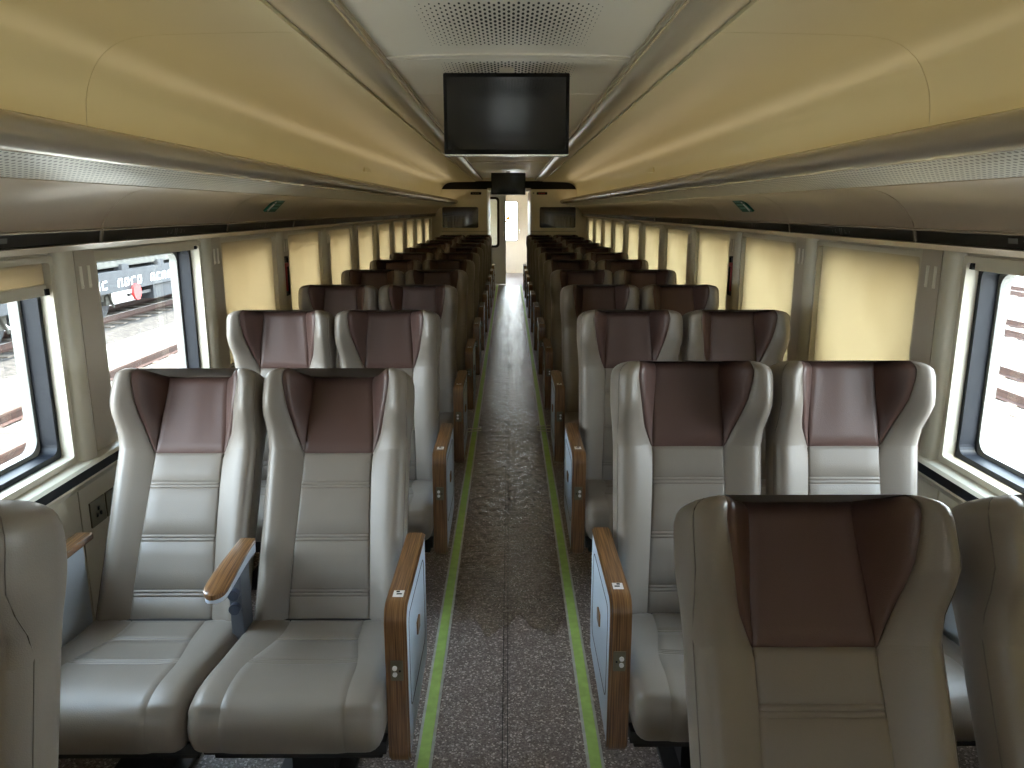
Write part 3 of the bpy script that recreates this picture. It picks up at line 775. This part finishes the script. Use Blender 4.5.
for sx in (-1, 1):
    for aisle in (True, False):
        pr = None
        for n in range(12):
            if sx < 0 and aisle and n == 0: continue
            if pr is None: pr = o = proto_seat(aisle, sx)
            else: o = clone(pr)
            o.location = (sx * (XS[aisle] - (.006 if n == 0 and aisle else 0) - (.055 if n == 0 and sx < 0 else -.028 if n == 0 and not aisle else 0)), .93 + 1.228 * n + (.025 if n == 0 and sx > 0 else .03 if n == 0 else -.04 if n == 1 and sx < 0 else 0), 0)
            lean = 12.0
            if n == 0: lean = 28.0 if sx > 0 else 14
            if n == 1: lean = 28.5 if sx < 0 else 12
            if n > 1: lean = 12 + random.uniform(-.6, .6)
            for ch in REG[o]:
                if ch.name.startswith('backrest'): ch.rotation_euler = (-R(lean), 0, 0)
            k = 'aisle' if aisle else 'window'; sd_ = sidew[sx]
            if sx < 0 and n == 0: lab = 'partly seen seat at the bottom left corner, nearest row left'
            elif sx < 0 and n == 1: lab = 'tilted back grey and brown %s seat, first full row on the left' % k
            elif sx > 0 and n == 0 and aisle: lab = 'large shaded wingback seat in the right foreground, nearest row'
            elif sx > 0 and n == 0: lab = 'seat cut off by the right picture edge, nearest row'
            else: lab = 'grey seat with brown wing headrest, %s row, %s side, beside the %s' % (ORD[n], sd_, k)
            tag(o, lab, 'seat', 'train seats %s of the aisle' % sd_)

# ------------------------------------------------------------------ ceiling monitors
def monitor(y, lab):
    t = empty('ceiling_monitor', (-.010, y, 1.85))
    ow, oh = .263, .325
    MB().ring(rrect(-ow, ow, 0, oh, .006, 2), rrect(-ow + .014, ow - .014, .02, oh - .016, .002, 2), 1, 0, .05).build('bezel', M['black'], t)
    MB().box(-ow + .012, ow - .012, .004, .045, .018, oh - .014).build('screen', D.materials.get('screen_glass') or mat('screen_glass', (0.008, 0.008, 0.01), 0.06, spec=.7), t)
    MB().box(-ow + .01, ow - .01, .05, .062, .02, oh - .02, bev=.004).build('back_cover', M['dark'], t)
    MB().box(-ow, ow, -.001, .045, -.006, 0).build('bottom_trim', M['alu'], t)
    MB().box(-.03, .03, .03, .05, oh - .01, .352).build('bracket', M['ceilmid'], t)
    tag(t, lab, 'monitor', 'ceiling monitors')
monitor(3.40, 'large black flat monitor hanging from the ceiling near the viewer')
monitor(12.15, 'small far black monitor hanging above the end of the aisle')

# ------------------------------------------------------------------ partition, corridor, doors
def partition(sx):
    nm = 'partition'
    e = empty(nm, (sx * .41, YP, 0))
    ox = sx * .41
    def bb(x0, x1, y0, y1, z0, z1, bev=0): return MB().box(*sorted((sx * x0 - ox, sx * x1 - ox)), y0 - YP, y1 - YP, z0, z1, bev=bev)
    o = rrect(.41, XW - .001, 0, 2.0, .001, 1); i = rrect(.58, 1.26, 1.29, 1.675, .02, 1)
    m = MB().ring([(sx * x - ox, z) for x, z in o], [(sx * x - ox, z) for x, z in i], 1, 0, .04); m.build('panel', M['cream'], e)
    bb(.575, 1.265, YP + .01, YP + .03, 1.285, 1.68).build('dark_glass', M['dkglass'], e)
    bb(.41, 1.27, YP - .03, YP + .0, 1.215, 1.235, .004).build('ledge', M['wall'], e)
    bb(.41, .45, YP + .04, YD, 0, 2.0).build('corridor_side', M['cream'], e)
    bb(.405, .425, YP - .01, YP + .005, 0, 2.0, .003).build('corner_post', M['ceilmid'], e)
    tag(e, 'cream partition with dark glass panel at the car end, %s of the aisle' % sidew[sx], 'partition', 'end partitions')
    s = empty('indicator_sign', (sx * .62, YP - .004, 1.925))
    MB().prism(rrect(-.10, .10, -.024, .024, .012), 1, -.008, .004).build('sign_body', M['black'], s)
    g = MB()
    for k in range(3): g.box(-.065 + k * .045, -.035 + k * .045, -.010, -.008, -.012, .012)
    g.build('sign_symbol', M['red'] if sx > 0 else M['plate'], s)
    tag(s, 'small %s indicator sign high on the %s partition' % ('red' if sx > 0 else 'dark', sidew[sx]), 'sign')
partition(-1); partition(1)
tri = MB().prism([(.44, 1.940), (.485, 1.940), (.4625, 1.915)], 1, YP - .004, YP - .0005).build('arrow_mark', M['black']); tag(tri, 'tiny dark triangular arrow mark beside the red indicator sign', 'sign')
ew = MB()
for sx in (-1, 1): ew.box(*sorted((sx * .41, sx * XW)), YD, YD + .05, 0, 2.3)
ew.box(-.41, .41, YD, YD + .05, 2.03, 2.3); ew.box(-XW, XW, YP + .06, YD, 2.0, 2.02); ew.box(-.41, .41, YP, YP + .06, 1.995, 2.02)
ew.box(-XW, XW, YP + .04, YP + .06, 2.0, 2.3)
we = ew.build('wall_end', M['cream']); struct(we, 'cream end wall above and beside the sliding door')
pts = [(-1.27, 2.0), (1.27, 2.0)] + [(1.27, 2.04)] + [(1.19 + .08 * math.cos(R(a)), 2.08 + .07 * math.sin(R(a))) for a in range(0, 91, 15)] + [(-1.19 + .08 * math.cos(R(a)), 2.08 + .07 * math.sin(R(a))) for a in range(90, 181, 15)]
MB().prism(pts, 1, YP + .02, YP + .035).build('dark_transom', M['black'], we, label='black rounded transom panel under the ceiling')
# sliding door, half open
d = empty('door_1', (-.60, YD - .05, 0)); struct(d, 'grey sliding door standing half open at the aisle end')
o_ = rrect(0, .53, .01, 2.02, .004, 1); i_ = rrect(.10, .36, .84, 1.87, .06, 5)
ro = []
for (x, z) in i_:                       # project inner outline on the outer rectangle so that the ring has equal counts
    cx, cz = .23, 1.355; dx, dz = x - cx, z - cz
    t = min(((.53 - cx) / dx if dx > 0 else (0 - cx) / dx) if abs(dx) > 1e-6 else 9e9, ((2.02 - cz) / dz if dz > 0 else (.01 - cz) / dz) if abs(dz) > 1e-6 else 9e9)
    ro.append((cx + dx * t, cz + dz * t))
mdo = MB().ring(ro, i_, 1, 0, .035)
for cxz in ((.53, 2.02), (0, 2.02), (0, .01), (.53, .01)):
    # fill the missing corner triangles
    near = sorted(range(len(ro)), key=lambda q: (ro[q][0] - cxz[0]) ** 2 + (ro[q][1] - cxz[1]) ** 2)
    side_v = [q for q in near if abs(ro[q][0] - cxz[0]) < 1e-4][:1]; side_h = [q for q in near if abs(ro[q][1] - cxz[1]) < 1e-4][:1]
    if side_v and side_h:
        mdo.prism([ro[side_v[0]], cxz, ro[side_h[0]]], 1, 0, .035)
mdo.build('door_leaf', M['doorgrey'], d)
MB().ring(rrect(.07, .39, .81, 1.90, .08, 5), rrect(.12, .34, .86, 1.85, .05, 5), 1, -.008, .04).build('gasket', M['black'], d)
MB().prism(rrect(.11, .35, .85, 1.86, .055, 5), 1, .014, .018).build('pane', M['glass'], d)
MB().tube([(.485, -.02, 1.06), (.485, -.02, 1.16)], .010).build('door_handle', M['alu'], d)
# vestibule end wall with the end door
vw = MB()
vw.box(-XW, -.33, YE, YE + .05, 0, 2.3); vw.box(.33, XW, YE, YE + .05, 0, 2.3); vw.box(-.33, .33, YE, YE + .05, 2.02, 2.3)
vv = vw.build('wall_front', M['cream']); struct(vv, 'vestibule end wall')
d2 = empty('door_2', (0, YE, 0)); struct(d2, 'cream end door with a tall bright window')
MB().ring(rrect(-.33, .33, 0, 2.02, .02, 5), rrect(-.22, .22, .84, 1.83, .06, 5), 1, .0, .04).build('door_leaf', M['cream'], d2)
MB().ring(rrect(-.235, .235, .825, 1.845, .07, 5), rrect(-.215, .215, .845, 1.825, .055, 5), 1, -.006, .02).build('gasket', M['greyframe'], d2)
MB().prism(rrect(-.22, .22, .84, 1.83, .055, 5), 1, .018, .022).build('pane', M['glass'], d2)
MB().prism([(-.09, 1.37), (.05, 1.37), (-.02, 1.51)], 1, -.004, .016).build('warning_triangle', M['yellow'], d2)
MB().box(-.09, .05, .010, .016, 1.31, 1.35).build('warning_text_bar', M['yellow'], d2)
MB().box(.26, .275, -.03, 0, 1.0, 1.14, bev=.003).build('door_handle', M['alu'], d2)
vc = MB().box(-XW, XW, YD + .05, YE, 2.08, 2.1).build('vestibule_ceiling', M['ceilmid'], ce)
back = MB().box(-XW, -.36, Y0 - .1, Y0, 0, 2.3).box(.36, XW, Y0 - .1, Y0, 0, 2.3).box(-.36, .36, Y0 - .1, Y0, 2.02, 2.3).build('wall_back', M['cream']); struct(back, 'end wall behind the viewer')
d3 = empty('added_daylight_door', (0, Y0, 0)); struct(d3, 'added glazed door behind the viewer, letting daylight onto the nearest seat')  # added out of view so daylight reaches the dark foreground seat
MB().ring(rrect(-.36, .36, 0, 2.02, .02, 5), rrect(-.15, .15, 1.05, 1.80, .05, 5), 1, -.05, -.01).build('door_leaf', M['cream'], d3)
MB().prism(rrect(-.15, .15, 1.05, 1.80, .045, 5), 1, -.032, -.028).build('pane', M['glass'], d3)

# ------------------------------------------------------------------ outside
ZG = -1.25
g = MB()
nx, ny = 40, 40
g.box(-120, 120, -60, 160, ZG - .5, ZG)
gr = g.build('ground', M['ballast']); struct(gr, 'bright ballast ground of the rail yard')
def track(xc, y0, y1, lab, individual):
    t = empty('railway_track', (xc, y0, ZG))
    rp = [(-.065, 0), (.065, 0), (.065, .012), (.012, .03), (.012, .11), (.034, .122), (.034, .15), (-.034, .15), (-.034, .122), (-.012, .11), (-.012, .03), (-.065, .012)]
    for s in (-1, 1):
        o = MB().prism([(s * .534 + x, z + .12) for x, z in rp], 1, 0, y1 - y0).build('rail', M['rail'], t, label='rusty rail')
        MB().box(s * .534 - .03, s * .534 + .03, 0, y1 - y0, .269, .272).build('rail_head', M['railtop'], o)
    me = MB().box(-1.0, 1.0, -.11, .11, .0, .13, bev=.02).mesh('sleeper', M['sleeper'])
    n = int((y1 - y0) / .65)
    ni = min(n, individual)
    for i in range(ni):
        o = link('sleeper', me, t); o.location = (0, .3 + i * .65, 0)
    if n > ni:
        mb = MB()
        for i in range(ni, n): mb.box(-1.0, 1.0, .19 + i * .65, .41 + i * .65, 0, .13)
        mb.build('sleeper', M['sleeper'], t)['kind'] = 'stuff'
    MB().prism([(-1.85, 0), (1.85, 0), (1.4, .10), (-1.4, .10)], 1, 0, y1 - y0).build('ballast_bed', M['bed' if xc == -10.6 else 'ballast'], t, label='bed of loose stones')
    tag(t, lab, 'railway track', 'tracks outside the windows')
track(-6.1, 4, 70, 'rusty railway track just outside the left windows', 40)
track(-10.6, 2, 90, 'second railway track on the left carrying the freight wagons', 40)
track(7.9, 4, 70, 'nearest railway track outside the right windows', 40)
track(11.7, 6, 80, 'middle railway track outside the right windows', 20)
track(17.2, 8, 90, 'far railway track outside the right windows', 20)
def wagon(y0, lab, marks):
    W = empty('freight_wagon', (-10.6, y0, ZG + .274))
    L = 13.2; z0 = .82
    MB().box(-1.3, 1.3, 0, L, z0 + .28, z0 + .36).build('deck', M['wagon'], W)
    s_ = MB().box(1.18, 1.30, 0, L, z0 - .12, z0 + .28).build('side_sill', M['wagon'], W, label='dark grey sill with white stencil marks')
    MB().box(-1.30, -1.18, 0, L, z0 - .12, z0 + .28).build('side_sill', M['wagon'], W)
    MB().box(-.2, .2, .2, L - .2, z0 - .35, z0 + .28).build('centre_beam', M['dark'], W)
    cb = MB().box(-1.2, 1.2, .15, L - .15, z0 + .44, z0 + 2.6, bev=.03)
    b = cb.build('cargo_body', M['wagonpale'], W)
    rb = MB()
    for i in range(44): rb.box(1.19, 1.225, .35 + i * .29, .45 + i * .29, z0 + .60, z0 + 2.5)
    rb.build('rib', M['wagonpale'], b)['kind'] = 'stuff'
    MB().box(.7, 1.22, 4.2, L - 4.2, z0 - .50, z0 - .14, bev=.02).build('equipment_box', M['wagon'], W)
    MB().box(1.1, 1.16, 3.0, L - 3.0, z0 - .32, z0 - .25).build('brake_beam', M['dark'], W)
    for i in range(7): MB().box(1.05, 1.27, .6 + i * 1.95, .95 + i * 1.95, z0 + .36, z0 + .5).build('twist_lock', M['wagon'], W)
    mk = MB()
    for i in range(marks):
        y = .5 + i * .33 + (i // 4) * .4
        if y > L - .6: break
        mk.box(1.30, 1.306, y, y + .22, z0 + .14, z0 + .18); mk.box(1.30, 1.306, y, y + .05, z0 - .02, z0 + .18)
        if i % 2: mk.box(1.30, 1.306, y + .05, y + .22, z0 - .02, z0 + .02)
        if i % 3: mk.box(1.30, 1.306, y + .17, y + .22, z0 - .02, z0 + .16)
    mk.build('stencil_marks', M['white'], s_)
    for yb in (1.9, L - 1.9):
        bg_ = MB().box(.62, .78, yb - 1.0, yb + 1.0, .42, .66, bev=.02).box(.60, .80, yb - .28, yb + .28, .30, .75, bev=.02).box(-.78, -.62, yb - 1.0, yb + 1.0, .42, .66).box(-.7, .7, yb - .15, yb + .15, .45, .62).build('bogie', M['wagonpale'], W)
        for dy in (-.75, .75):
            for s in (-1, 1): MB().tube([(s * .50, yb + dy, .43), (s * .60, yb + dy, .43)], .43, 20).build('wheel', M['wagon'], bg_)
            MB().box(.60, .82, yb + dy - .14, yb + dy + .14, .32, .56, bev=.02).build('axle_box', M['wagonpale'], bg_)
        MB().tube([(.85, yb - .55, .85), (.85, yb - .9, .25)], .03).tube([(.85, yb + .55, .85), (.85, yb + .9, .25)], .03).build('brake_rod', M['wagonpale'], W)
    MB().tube([(1.32, 3.0, z0 - .2), (1.38, 3.0, z0 - .2)], .20, 20).build('hand_brake_wheel', M['red'], W, label='red brake wheel')
    tag(W, lab, 'freight wagon', 'freight wagons on the far track')
wagon(16.2, 'pale freight wagon with white marked sill seen through the left window', 24)
wagon(2.7, 'freight wagon portion behind the nearest left window', 20)
wagon(29.7, 'farther freight wagon coupled beyond the marked one on the left', 10)
